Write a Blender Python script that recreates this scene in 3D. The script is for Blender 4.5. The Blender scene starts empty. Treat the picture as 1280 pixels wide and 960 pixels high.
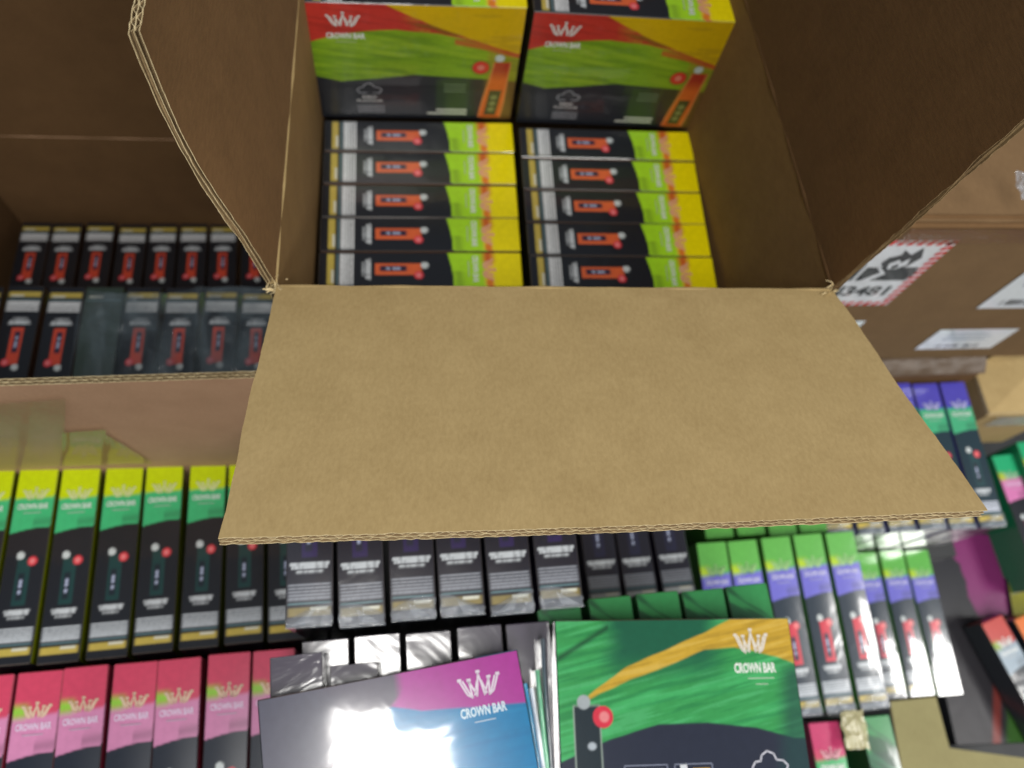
import bpy, math, random
import numpy as np
from mathutils import Vector, Matrix, Euler
random.seed(7)
scene = bpy.context.scene
col = scene.collection
R = math.radians

# ------------------------------------------------------------------ camera
# world: Z up, X to the right, Y away from the viewer, camera at the origin, metres
CX = Vector((0.99197022, -0.06750408, 0.10694993))      # camera right
CY = Vector((-0.02192199, -0.92461715, -0.38026643))    # camera down
CZ = Vector((0.12455728, 0.37486841, -0.9186725))       # camera forward
FPX = 1005.0
cam_d = bpy.data.cameras.new("camera")
cam = bpy.data.objects.new("camera", cam_d)
col.objects.link(cam)
cam.matrix_world = Matrix(((CX.x, -CY.x, -CZ.x, 0), (CX.y, -CY.y, -CZ.y, 0), (CX.z, -CY.z, -CZ.z, 0), (0, 0, 0, 1)))
cam_d.sensor_width = 36.0
cam_d.lens = 36.0 * FPX / 1280.0
cam_d.clip_start = 0.01
cam_d.clip_end = 50
cam_d.dof.use_dof = True
cam_d.dof.focus_distance = 0.485
cam_d.dof.aperture_fstop = 5.4
scene.camera = cam

# ------------------------------------------------------------------ light
world = bpy.data.worlds.new("World")
scene.world = world
world.use_nodes = True
world.node_tree.nodes["Background"].inputs[0].default_value = (0.80, 0.90, 1.0, 1)
world.node_tree.nodes["Background"].inputs[1].default_value = 0.115

def panel(name, x, y, z, sx, sy, power, colr=(1.0, 0.98, 0.94), tilt=(0, 0, 0)):
    l = bpy.data.lights.new(name, 'AREA')
    l.shape = 'RECTANGLE'; l.size = sx; l.size_y = sy; l.energy = power; l.color = colr
    o = bpy.data.objects.new(name, l); col.objects.link(o)
    o.location = (x, y, z); o.rotation_euler = tilt
    return o
# ceiling panels of the stock room
panel("ceiling_panel", -0.17, -0.56, 1.30, 0.17, 1.10, 16)
panel("ceiling_panel", 0.01, -0.63, 1.30, 0.17, 1.10, 16)
panel("ceiling_panel", 2.36, -0.62, 1.30, 0.74, 1.10, 66)
panel("ceiling_panel", 1.1, -1.9, 1.30, 1.2, 0.6, 46)

scene.view_settings.view_transform = 'Standard'
scene.view_settings.look = 'None'
scene.view_settings.exposure = 0.0
scene.view_settings.gamma = 1.0
scene.cycles.use_denoising = True
scene.cycles.max_bounces = 8

# ------------------------------------------------------------------ helpers
def ray(u, v):
    return CX * ((u - 640) / FPX) + CY * ((v - 480) / FPX) + CZ
def pz(u, v, z):
    r = ray(u, v); return r * (z / r.z)
def py(u, v, y):
    r = ray(u, v); return r * (y / r.y)

def tag(o, label=None, cat=None, group=None, kind=None):
    if label: o['label'] = label
    if cat: o['category'] = cat
    if group: o['group'] = group
    if kind: o['kind'] = kind
    return o
def empty(name, loc=(0, 0, 0), rot=(0, 0, 0)):
    o = bpy.data.objects.new(name, None); col.objects.link(o)
    o.location = loc; o.rotation_euler = rot; o.empty_display_size = 0.02
    return o

def smooth(a, b, x):
    t = np.clip((x - a) / (b - a), 0, 1); return t * t * (3 - 2 * t)
def _h(i, j, s):
    n = np.sin(i * 127.1 + j * 311.7 + s * 74.7) * 43758.5453
    return n - np.floor(n)
def vnoise(x, y, s=0):
    xi = np.floor(x); yi = np.floor(y); fx = x - xi; fy = y - yi
    fx = fx * fx * (3 - 2 * fx); fy = fy * fy * (3 - 2 * fy)
    a = _h(xi, yi, s); b = _h(xi + 1, yi, s); c = _h(xi, yi + 1, s); d = _h(xi + 1, yi + 1, s)
    return (a + (b - a) * fx) * (1 - fy) + (c + (d - c) * fx) * fy
def fbm(x, y, s=0):
    return (vnoise(x, y, s) * .55 + vnoise(x * 2.1, y * 2.1, s + 5) * .3 + vnoise(x * 4.3, y * 4.3, s + 9) * .15)

class MB:
    """collects coloured polygons; build() links them as one mesh"""
    def __init__(s): s.v = []; s.f = []; s.c = []; s.m = []; s.uv = []; s.sm = []
    def quad(s, pts, c=(1, 1, 1), m=0, uv=None):
        b = len(s.v); s.v += [tuple(p) for p in pts]; s.f.append(tuple(range(b, b + len(pts))))
        s.c.append([tuple(c)] * len(pts)); s.m.append(m); s.uv.append(uv or [(0, 0)] * len(pts)); s.sm.append(False)
    def box(s, lo, hi, c=(1, 1, 1), m=0, M=None):
        x0, y0, z0 = lo; x1, y1, z1 = hi
        P = [Vector(p) for p in ((x0, y0, z0), (x1, y0, z0), (x1, y1, z0), (x0, y1, z0), (x0, y0, z1), (x1, y0, z1), (x1, y1, z1), (x0, y1, z1))]
        if M is not None: P = [M @ p for p in P]
        for f in ((3, 2, 1, 0), (4, 5, 6, 7), (0, 1, 5, 4), (1, 2, 6, 5), (2, 3, 7, 6), (3, 0, 4, 7)):
            s.quad([P[i] for i in f], c, m, [(P[i].x, P[i].y + P[i].z) for i in f])
    def grid(s, fn, nx, ny, paint, m=0, flip=False, sm=False, disp=None):
        """fn(a,b)->point for a,b arrays in 0..1; paint(a,b)->(n,3)"""
        a, b = np.meshgrid(np.linspace(0, 1, nx + 1), np.linspace(0, 1, ny + 1))
        a = a.ravel(); b = b.ravel()
        P = fn(a, b); Cc = paint(a, b)
        base = len(s.v)
        s.v += [tuple(p) for p in P.tolist()]
        Cl = Cc.tolist(); al = a.tolist(); bl = b.tolist()
        for j in range(ny):
            for i in range(nx):
                k = j * (nx + 1) + i
                q = (k, k + 1, k + nx + 2, k + nx + 1)
                if flip: q = q[::-1]
                s.f.append(tuple(base + t for t in q)); s.c.append([tuple(Cl[t]) for t in q])
                s.m.append(m); s.uv.append([(al[t], bl[t]) for t in q]); s.sm.append(sm)
    def strip(s, pts, w, c, to3, m=0):
        """flat stroke through 2-d points, to3 maps (x,y) to 3-d"""
        for (x0, y0), (x1, y1) in zip(pts[:-1], pts[1:]):
            dx, dy = x1 - x0, y1 - y0; L = math.hypot(dx, dy) or 1; nx, ny = -dy / L * w / 2, dx / L * w / 2
            ex, ey = dx / L * w * .3, dy / L * w * .3
            s.quad([to3(x0 + nx - ex, y0 + ny - ey), to3(x0 - nx - ex, y0 - ny - ey), to3(x1 - nx + ex, y1 - ny + ey), to3(x1 + nx + ex, y1 + ny + ey)][::-1][::-1], c, m)
    def build(s, name, mats, parent=None):
        me = bpy.data.meshes.new(name)
        me.from_pydata(s.v, [], s.f)
        for mt in (mats if isinstance(mats, (list, tuple)) else [mats]): me.materials.append(mt)
        ca = me.color_attributes.new("print", 'FLOAT_COLOR', 'CORNER')
        arr = np.ones((sum(len(f) for f in s.f), 4), np.float32)
        arr[:, :3] = np.array([c for fc in s.c for c in fc], np.float32)
        ca.data.foreach_set("color", arr.ravel())
        uvl = me.uv_layers.new(name="metric")
        uvl.data.foreach_set("uv", np.array([c for fc in s.uv for c in fc], np.float32).ravel())
        me.polygons.foreach_set("material_index", s.m)
        me.polygons.foreach_set("use_smooth", s.sm)
        me.update()
        o = bpy.data.objects.new(name, me); col.objects.link(o)
        if parent: o.parent = parent
        return o

_txt = {}
def text_polys(body, bold=0.0):
    key = (body, bold)
    if key in _txt: return _txt[key]
    cu = bpy.data.curves.new("t", 'FONT'); cu.body = body; cu.size = 1; cu.align_x = 'CENTER'; cu.resolution_u = 2; cu.offset = bold
    o = bpy.data.objects.new("t", cu); col.objects.link(o)
    dg = bpy.context.evaluated_depsgraph_get(); dg.update()
    me = o.evaluated_get(dg).to_mesh()
    V = [tuple(v.co[:2]) for v in me.vertices]; Fs = [tuple(p.vertices) for p in me.polygons]
    o.evaluated_get(dg).to_mesh_clear()
    bpy.data.objects.remove(o); bpy.data.curves.remove(cu)
    xs = [v[0] for v in V]; ys = [v[1] for v in V]
    x0, x1, y0, y1 = min(xs), max(xs), min(ys), max(ys)
    V = [((x - (x0 + x1) / 2) / (x1 - x0), (y - y0) / (y1 - y0)) for x, y in V]
    _txt[key] = (V, Fs); return V, Fs
def put_text(mb, body, cx, y, w, h, c, to3, bold=0.02, m=0, shear=0):
    V, Fs = text_polys(body, bold)
    for f in Fs:
        mb.quad([to3(cx + V[i][0] * w + V[i][1] * h * shear, y + V[i][1] * h) for i in f], c, m)

# ------------------------------------------------------------------ materials
def new_mat(name):
    m = bpy.data.materials.new(name); m.use_nodes = True
    nt = m.node_tree; b = nt.nodes["Principled BSDF"]; return m, nt, b
def N(nt, t, **kw):
    n = nt.nodes.new(t)
    for k, v in kw.items(): setattr(n, k, v)
    return n

def print_mat(name, rough=.32, coat=.6, bump=.25, ior=1.5, cr=.05):
    m, nt, b = new_mat(name)
    at = N(nt, 'ShaderNodeAttribute', attribute_name="print")
    tc = N(nt, 'ShaderNodeTexCoord')
    no = N(nt, 'ShaderNodeTexNoise'); no.inputs['Scale'].default_value = 160; no.inputs['Detail'].default_value = 4
    nt.links.new(tc.outputs['Object'], no.inputs['Vector'])
    mr = N(nt, 'ShaderNodeMapRange'); mr.inputs['To Min'].default_value = .86; mr.inputs['To Max'].default_value = 1.1
    nt.links.new(no.outputs['Fac'], mr.inputs['Value'])
    mx = N(nt, 'ShaderNodeVectorMath', operation='SCALE')
    nt.links.new(at.outputs['Color'], mx.inputs[0]); nt.links.new(mr.outputs[0], mx.inputs['Scale'])
    nt.links.new(mx.outputs[0], b.inputs['Base Color'])
    b.inputs['Roughness'].default_value = rough
    b.inputs['Specular IOR Level'].default_value = .5
    b.inputs['Coat Weight'].default_value = coat
    b.inputs['Coat Roughness'].default_value = cr
    b.inputs['Coat IOR'].default_value = ior
    oi = N(nt, 'ShaderNodeObjectInfo')
    ad = N(nt, 'ShaderNodeVectorMath', operation='ADD')
    sc = N(nt, 'ShaderNodeMath', operation='MULTIPLY'); sc.inputs[1].default_value = 37.0
    nt.links.new(oi.outputs['Random'], sc.inputs[0])
    nt.links.new(tc.outputs['Object'], ad.inputs[0]); nt.links.new(sc.outputs[0], ad.inputs[1])
    n2 = N(nt, 'ShaderNodeTexNoise'); n2.inputs['Scale'].default_value = 14; n2.inputs['Detail'].default_value = 3; n2.inputs['Distortion'].default_value = .8
    nt.links.new(ad.outputs[0], n2.inputs['Vector'])
    bp = N(nt, 'ShaderNodeBump'); bp.inputs['Strength'].default_value = bump; bp.inputs['Distance'].default_value = .004
    nt.links.new(n2.outputs['Fac'], bp.inputs['Height'])
    nt.links.new(bp.outputs[0], b.inputs['Coat Normal'])
    return m
M_PRINT = print_mat("printed_card")
M_PRINT_WRAP = print_mat("printed_card_in_film", .30, 1.0, .42, 1.85, .13)
M_PRINT_FRONT = print_mat("printed_card_satin", .45, .5, .2, 1.4)
M_PRINT_FLAT = print_mat("printed_card_smooth", .22, 1.0, .09, 1.85, .065)

def card_mat(name, base, dark, flute=.35, rough=.85):
    m, nt, b = new_mat(name)
    tc = N(nt, 'ShaderNodeTexCoord'); uv = N(nt, 'ShaderNodeUVMap', uv_map="metric")
    n1 = N(nt, 'ShaderNodeTexNoise'); n1.inputs['Scale'].default_value = 26; n1.inputs['Detail'].default_value = 6; n1.inputs['Roughness'].default_value = .6
    mp = N(nt, 'ShaderNodeMapping'); mp.inputs['Scale'].default_value = (1, 1, 1)
    nt.links.new(tc.outputs['Object'], mp.inputs[0]); nt.links.new(mp.outputs[0], n1.inputs['Vector'])
    n2 = N(nt, 'ShaderNodeTexNoise'); n2.inputs['Scale'].default_value = 420; n2.inputs['Detail'].default_value = 3
    mp2 = N(nt, 'ShaderNodeMapping'); mp2.inputs['Scale'].default_value = (1, .28, 1)
    nt.links.new(tc.outputs['Object'], mp2.inputs[0]); nt.links.new(mp2.outputs[0], n2.inputs['Vector'])
    n3 = N(nt, 'ShaderNodeTexNoise'); n3.inputs['Scale'].default_value = 5; n3.inputs['Detail'].default_value = 2
    nt.links.new(tc.outputs['Object'], n3.inputs['Vector'])
    a1 = N(nt, 'ShaderNodeMath', operation='MULTIPLY_ADD'); a1.inputs[1].default_value = .5
    nt.links.new(n1.outputs['Fac'], a1.inputs[0])
    a2 = N(nt, 'ShaderNodeMath', operation='MULTIPLY'); a2.inputs[1].default_value = .42
    nt.links.new(n2.outputs['Fac'], a2.inputs[0]); nt.links.new(a2.outputs[0], a1.inputs[2])
    a3 = N(nt, 'ShaderNodeMath', operation='MULTIPLY_ADD'); a3.inputs[1].default_value = .16
    nt.links.new(n3.outputs['Fac'], a3.inputs[0]); nt.links.new(a1.outputs[0], a3.inputs[2])
    cr = N(nt, 'ShaderNodeValToRGB'); cr.color_ramp.elements[0].position = .34; cr.color_ramp.elements[1].position = .74
    cr.color_ramp.elements[0].color = (*dark, 1); cr.color_ramp.elements[1].color = (*base, 1)
    nt.links.new(a3.outputs[0], cr.inputs[0]); nt.links.new(cr.outputs[0], b.inputs['Base Color'])
    b.inputs['Roughness'].default_value = rough; b.inputs['Specular IOR Level'].default_value = .25
    # flutes showing faintly through the liner
    sx = N(nt, 'ShaderNodeSeparateXYZ'); nt.links.new(uv.outputs[0], sx.inputs[0])
    ml = N(nt, 'ShaderNodeMath', operation='MULTIPLY'); ml.inputs[1].default_value = 2 * math.pi / .0088
    nt.links.new(sx.outputs[0], ml.inputs[0])
    sn = N(nt, 'ShaderNodeMath', operation='SINE'); nt.links.new(ml.outputs[0], sn.inputs[0])
    ma = N(nt, 'ShaderNodeMath', operation='MULTIPLY_ADD'); ma.inputs[1].default_value = .10 * flute
    nt.links.new(sn.outputs[0], ma.inputs[0]); nt.links.new(a1.outputs[0], ma.inputs[2])
    bp = N(nt, 'ShaderNodeBump'); bp.inputs['Strength'].default_value = .35; bp.inputs['Distance'].default_value = .0012
    nt.links.new(ma.outputs[0], bp.inputs['Height']); nt.links.new(bp.outputs[0], b.inputs['Normal'])
    return m
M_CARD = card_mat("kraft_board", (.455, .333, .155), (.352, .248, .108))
M_CARD_IN_SHADE = card_mat("kraft_board_inner_shaded", (.170, .092, .038), (.120, .064, .026))  # darker copy of the tan board, interior shade put into the colour
M_CARD_PINK = card_mat("kraft_board_reddish", (.50, .31, .19), (.40, .24, .14))
M_EDGE = card_mat("kraft_cut_edge", (.74, .62, .38), (.45, .34, .17), 0)
M_EDGE_DK = card_mat("kraft_torn_edge_flute_shade", (.34, .24, .12), (.16, .10, .05), 0)  # torn edges, and the painted shade inside the flutes

def plain(name, c, rough=.5, **kw):
    m, nt, b = new_mat(name)
    n1 = N(nt, 'ShaderNodeTexNoise'); n1.inputs['Scale'].default_value = 60; n1.inputs['Detail'].default_value = 4
    tc = N(nt, 'ShaderNodeTexCoord'); nt.links.new(tc.outputs['Object'], n1.inputs['Vector'])
    cr = N(nt, 'ShaderNodeValToRGB'); cr.color_ramp.elements[0].position = .3; cr.color_ramp.elements[1].position = .7
    cr.color_ramp.elements[0].color = (*[x * .85 for x in c], 1); cr.color_ramp.elements[1].color = (*c, 1)
    nt.links.new(n1.outputs['Fac'], cr.inputs[0]); nt.links.new(cr.outputs[0], b.inputs['Base Color'])
    b.inputs['Roughness'].default_value = rough
    for k, v in kw.items(): b.inputs[k].default_value = v
    return m
M_FLOOR = plain("dark_floor", (.03, .032, .035), .6)
M_LABEL = plain("white_paper", (.74, .76, .80), .45)

def film_mat(name, tint, mixf, bump=1.0, rough=.12, diff=.1, patchy=False):
    m, nt, b = new_mat(name)
    b.inputs['Base Color'].default_value = (*tint, 1); b.inputs['Roughness'].default_value = rough
    b.inputs['Coat Weight'].default_value = 1; b.inputs['Coat Roughness'].default_value = .05
    tc = N(nt, 'ShaderNodeTexCoord')
    n2 = N(nt, 'ShaderNodeTexNoise'); n2.inputs['Scale'].default_value = 60; n2.inputs['Detail'].default_value = 5; n2.inputs['Distortion'].default_value = 2
    nt.links.new(tc.outputs['Object'], n2.inputs['Vector'])
    bp = N(nt, 'ShaderNodeBump'); bp.inputs['Strength'].default_value = bump; bp.inputs['Distance'].default_value = .003
    nt.links.new(n2.outputs['Fac'], bp.inputs['Height']); nt.links.new(bp.outputs[0], b.inputs['Normal']); nt.links.new(bp.outputs[0], b.inputs['Coat Normal'])
    tr = N(nt, 'ShaderNodeBsdfTransparent'); mx = N(nt, 'ShaderNodeMixShader'); mx.inputs[0].default_value = mixf
    out = nt.nodes["Material Output"]
    if patchy:
        n4 = N(nt, 'ShaderNodeTexNoise'); n4.inputs['Scale'].default_value = 13; n4.inputs['Detail'].default_value = 3; n4.inputs['Distortion'].default_value = 1.5
        mp = N(nt, 'ShaderNodeMapping'); mp.inputs['Scale'].default_value = (1, .45, 1)
        nt.links.new(tc.outputs['Object'], mp.inputs[0]); nt.links.new(mp.outputs[0], n4.inputs['Vector'])
        r4 = N(nt, 'ShaderNodeMapRange'); r4.inputs['From Min'].default_value = .38; r4.inputs['From Max'].default_value = .68; r4.inputs['To Min'].default_value = .04; r4.inputs['To Max'].default_value = mixf * 1.5
        nt.links.new(n4.outputs['Fac'], r4.inputs['Value']); nt.links.new(r4.outputs[0], mx.inputs[0])
    nt.links.new(tr.outputs[0], mx.inputs[1]); nt.links.new(b.outputs[0], mx.inputs[2]); nt.links.new(mx.outputs[0], out.inputs['Surface'])
    return m
M_FILM = film_mat("clear_film", (.55, .62, .72), .42)
M_FILM_FOLD = film_mat("wrap_fold_film", (.50, .55, .62), .26, .7, .10)
M_FILM_FAINT = film_mat("thin_clear_film", (.19, .25, .29), .30, 1.0, .15, .1, True)
M_TAPE = film_mat("packing_tape", (.42, .30, .12), .55, .12, .08)
M_TAPE_G2 = film_mat("thin_tape_reflection_tint", (.40, .36, .12), .26, .15, .08)
M_TAPE_G = film_mat("glossy_tape_reflection_tint", (.48, .40, .04), .42, .05, .05)  # yellow in both glossy tapes is a painted reflection of the lime boxes

# ------------------------------------------------------------------ display boxes
W, H, T = .2125, .160, .0415
BLK = (.012, .014, .020)

def narrow_paint(sp, a, b):
    """a across 0..1, b up 0..1 (crown end at 1)"""
    n = len(a); C = np.tile(np.array(BLK if 'base' not in sp else sp['base']), (n, 1)).astype(float)
    def over(mask, c):
        nonlocal C
        C = C * (1 - mask[:, None]) + np.array(c)[None, :] * mask[:, None]
    br = (fbm(a * 3, b * 22, 3) - .5)
    e1 = .635 + .016 * np.sin((a - .1) * 2.2) + .008 * a
    over(smooth(-.003, .003, b - e1), sp['second'])
    over(smooth(-.003, .003, b - e1) * smooth(.04, .0, np.abs(b - e1 - .03)) * (a > .55) * .35, BLK)
    e2 = .815 + .02 * br
    over(smooth(-.012, .012, b - e2), sp['end'])
    if 'peach' in sp:
        over(smooth(-.008, .008, b - .815) * smooth(.875, .855, b) * .4, sp['peach']); over(smooth(.02, .012, np.abs(b - .84)) * smooth(.75, .85, a) * .8, (.75, .12, .02))
    if 'accent' in sp: over(smooth(.05, .0, np.abs(b - .835)) * smooth(.42, .2, a), sp['accent'])
    if sp.get('streak'): over(smooth(.5, .62, fbm(a * 2.5 + b * 18, b * 5, 11)) * (b > .6) * .8, sp['streak'])
    dv = sp.get('device')
    if dv:
        over(smooth(.19, .17, np.abs(a - .5)) * smooth(.118, .112, np.abs(b - .385)), dv)
        over(smooth(.10, .08, np.abs(a - .48)) * smooth(.07, .062, np.abs(b - .36)), sp.get('win', (.03, .02, .05)))
        for yb in (.335, .365, .385):
            over(smooth(.06, .03, np.hypot((a - .48), (b - yb) * 5 * .9)) * .9, (.45, .5, .7))
        over(smooth(.11, .09, np.hypot(a - .38, (b - .515) * 5.1)), (.6, .65, .66))
    if sp.get('ball', True):
        over(smooth(.135, .10, np.hypot(a - sp.get('bx', .66), (b - .485) * 5.1)), sp.get('ballc', (.75, .05, .07)))
        over(smooth(.08, .05, np.hypot(a - sp.get('bx', .66), (b - .485) * 5.1)) * .5, (.9, .4, .4))
    if sp.get('text', True):
        wt = sp.get('tw', .30)
        for k, (yy, hw) in enumerate(((.243, wt), (.228, wt * .95), (.213, wt * .7))):
            g = .55 + .35 * (vnoise(a * 26, b * 0 + k, 21) > .3)
            over(smooth(.0072, .005, np.abs(b - yy)) * smooth(hw + .02, hw, np.abs(a - .5)) * g, (.62, .66, .70))
    for k in range(5):
        yy = .16 - k * .0135
        g = .8 + .18 * (vnoise(a * 34, b * 0 + k, 31) > .22)
        over(smooth(.0068, .0052, np.abs(b - yy)) * smooth(.47, .455, np.abs(a - .5)) * g, sp.get('lab', (.66, .71, .77)))
    over(smooth(.005, .003, np.abs(b - .088)) * smooth(.47, .455, np.abs(a - .5)), (.12, .22, .25))
    over(smooth(.019, .016, np.abs(b - .055)) * smooth(.47, .455, np.abs(a - .5)), sp.get('gold', (.52, .40, .08)))
    over(smooth(.007, .004, np.abs(b - .065)) * smooth(.2, .18, np.abs(a - .7)), (.7, .7, .6))
    return C

def crown_strokes(mb, cx, cy, w, h, c, to3, lw):
    pts = [(-.5, .8), (-.34, .25), (-.22, .12), (-.26, .75), (-.10, .15), (0, 1.0), (.10, .15), (.26, .75), (.22, .12), (.34, .25), (.5, .8)]
    P = [(cx + x * w, cy + y * h) for x, y in pts]
    mb.strip(P[0:3], lw, c, to3); mb.strip(P[2:5], lw, c, to3); mb.strip(P[4:7], lw, c, to3); mb.strip(P[6:9], lw, c, to3); mb.strip(P[8:11], lw, c, to3)
    mb.strip([(cx - .42 * w, cy + h * .78), (cx - .26 * w, cy + .2 * h)], lw, c, to3)
    mb.strip([(cx + .42 * w, cy + h * .78), (cx + .26 * w, cy + .2 * h)], lw, c, to3)
    mb.strip([(cx - .06 * w, cy + h * .7), (cx - .16 * w, cy + .2 * h)], lw * .8, c, to3)
    mb.strip([(cx + .06 * w, cy + h * .7), (cx + .16 * w, cy + .2 * h)], lw * .8, c, to3)
    for x, y in ((-.5, .84), (-.26, .79), (0, 1.05), (.26, .79), (.5, .84)):
        mb.strip([(cx + x * w - lw * .7, cy + y * h), (cx + x * w + lw * .7, cy + y * h)], lw * 1.6, c, to3)
def cloud(mb, cx, cy, r, c, to3, lw):
    pts = [(-1.0, -.5), (-1.25, -.1), (-1.0, .25), (-.62, .3), (-.5, .65), (-.1, .9), (.35, .72), (.5, .35), (.95, .3), (1.25, 0), (1.0, -.5), (.4, -.5)]
    P = [(cx + x * r, cy + y * r) for x, y in pts]
    mb.strip(P, lw, c, to3); mb.strip([P[0], (cx - .3 * r, cy - .5 * r)], lw, c, to3)

def front_tropical(p, q):
    C = np.tile(np.array(BLK), (len(p), 1)).astype(float)
    def over(m, c):
        nonlocal C
        C = C * (1 - m[:, None]) + np.array(c)[None, :] * m[:, None]
    n = fbm(p * 4, q * 14, 2) - .5; n2 = fbm(p * 5 + q * 3, q * 30, 6) - .5
    yl = np.interp(p, [0, .12, .3, .48, .75, 1], [.40, .355, .385, .425, .405, .38]) + .012 * n
    yu = np.interp(p, [0, .1, .25, .4, .6, .8, 1], [.70, .75, .79, .81, .785, .71, .60]) + .012 * n
    over(smooth(-.004, .004, q - yl), (.20, .36, .010))
    over(smooth(-.004, .004, q - yl) * smooth(.0, .25, n2) * .5, (.12, .27, .01))
    over(smooth(-.008, .008, q - yu), (.46, .035, .02))
    n3 = fbm(p * 5 + q * 2, q * 46 + p * 9, 26) - .5
    over(smooth(-.004, .004, q - yl) * smooth(.03, .2, n3) * .6, (.10, .22, .008)); over(smooth(-.004, .004, q - yl) * smooth(.06, .2, -n3) * .35, (.36, .52, .03))
    over(smooth(-.008, .008, q - yu) * smooth(.55, .4, p), (.48, .03, .02)); over(smooth(-.008, .008, q - yu) * smooth(.05, .2, n3) * .5, (.26, .015, .01))
    d = (q - np.interp(p, [.3, .45, .62, .8, 1], [1.04, .93, .82, .72, .62])) + .015 * n
    over(smooth(-.006, .006, d) * smooth(-.01, .01, q - yu + .02), (.62, .40, .0))
    over(smooth(-.006, .006, d) * smooth(.05, .2, n2) * .5, (.42, .26, .01))
    st = np.abs(q - np.interp(p, [.68, .8, .98], [.72, .69, .61]))
    over(smooth(.028, .012, st + .03 * n) * (p > .68) * .8, (.50, .06, .02))
    # leafy green patch behind the flavour picture
    over(smooth(.09, .08, np.abs(p - .68)) * smooth(.15, .14, np.abs(q - .24)) * .28, (.05, .11, .015))
    over(smooth(.05, .08, p - .78) * smooth(.0, .04, yu - q) * .45, (.32, .17, .02))
    # device picture
    ax = .882 + (q - .02) * .075; tw_ = 1 - .28 * smooth(.1, .55, q) + .10 * smooth(.08, .02, q) * 0
    over(smooth(.064, .058, np.abs(p - ax) / tw_) * smooth(.27, .262, np.abs(q - .285)), (.66, .13, .02))
    over(smooth(.064, .058, np.abs(p - ax) / tw_) * smooth(.36, .50, q) * smooth(.555, .545, q), (.38, .025, .015))
    over(smooth(.048, .055, np.abs(p - ax) / tw_) * smooth(.064, .058, np.abs(p - ax) / tw_) * smooth(.27, .262, np.abs(q - .285)) * .6, (.7, .3, .1))
    over(smooth(.034, .030, np.abs(p - ax)) * smooth(.13, .12, np.abs(q - .165)), (.05, .055, .02))
    for yy in (.10, .16, .22):
        over(smooth(.022, .012, np.hypot(p - ax, (q - yy) * .8)) * .8, (.25, .3, .12))
    over(smooth(.026, .021, np.hypot(p - .905, (q - .585) * .75)), (.5, .58, .6))
    over(smooth(.045, .041, np.hypot(p - .815, (q - .50) * .75)), (.60, .012, .02))
    over(smooth(.022, .015, np.hypot(p - .815, (q - .50) * .75)) * .5, (.75, .35, .3))
    over(smooth(.006, .003, np.abs(np.hypot(p - .815, (q - .50) * .75) - .046)) * .8, (.10, .16, .02))
    return C
def front_green(p, q):
    C = np.tile(np.array((.035, .29, .075)), (len(p), 1)).astype(float)
    def over(m, c):
        nonlocal C
        C = C * (1 - m[:, None]) + np.array(c)[None, :] * m[:, None]
    n = fbm(p * 3, q * 16, 2) - .5; n2 = fbm(p * 3 + 2 * q, q * 26 - p * 8, 16) - .5
    over(smooth(-.05, .2, n2) * .55, (.06, .45, .14)); n3 = fbm(p * 5 - q * 3, q * 48 - p * 14, 26) - .5; over(smooth(.02, .2, n3) * .5, (.01, .17, .05)); over(smooth(.06, .2, -n3) * .4, (.10, .50, .20))
    over(smooth(.16, .28, p + .06 * n) * smooth(.62, .85, q + .5 * (p * 0)) * smooth(.75, .6, p), (.008, .10, .05))
    over(smooth(.03, .0, np.abs((q - .84) - (p - .05) * .75)) * (p < .22) * (p > .0) * .8, (.005, .05, .02))
    up = np.interp(p, [.1, .13, .29, .57, .75, .9, 1], [.60, .63, .755, .905, 1.0, 1.02, 1.02]); lo = np.interp(p, [.1, .13, .29, .5, .62, .75, .93, 1], [.57, .60, .69, .78, .84, .85, .80, .76])
    mk = smooth(-.006, .006, up - q + .02 * n) * smooth(-.006, .008, q - lo + .02 * n) * smooth(.11, .13, p)
    over(mk, (.55, .34, .03)); over(mk * smooth(.0, .18, n3) * .6, (.34, .21, .02)); over(mk * smooth(.05, .2, -n3) * .5, (.66, .46, .10))
    bl = np.interp(p, [0, .2, .4, .6, .8, .95, 1], [.30, .40, .47, .47, .44, .385, .38])
    over(smooth(-.006, .006, bl - q + .01 * n), (.018, .022, .042))
    over(smooth(.90, .99, p + .12 * (.72 - q)) * smooth(.8, .7, q) * .75, (.012, .05, .05))
    # device at the left
    over(smooth(.058, .052, np.abs(p - .11)) * smooth(.0, .02, .58 - q), (.28, .34, .30))
    over(smooth(.052, .047, np.abs(p - .11)) * smooth(.0, .02, .575 - q), (.012, .022, .03))
    over(smooth(.030, .024, np.hypot(p - .10, (q - .585) * .75)), (.34, .38, .40))
    over(smooth(.022, .012, np.hypot(p - .125, (q - .37) * .9)), (.4, .45, .5))
    over(smooth(.043, .039, np.hypot(p - .175, (q - .51) * .75)), (.62, .03, .06))
    over(smooth(.025, .015, np.hypot(p - .18, (q - .51) * .75)) * .6, (.8, .35, .35))
    return C
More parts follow.
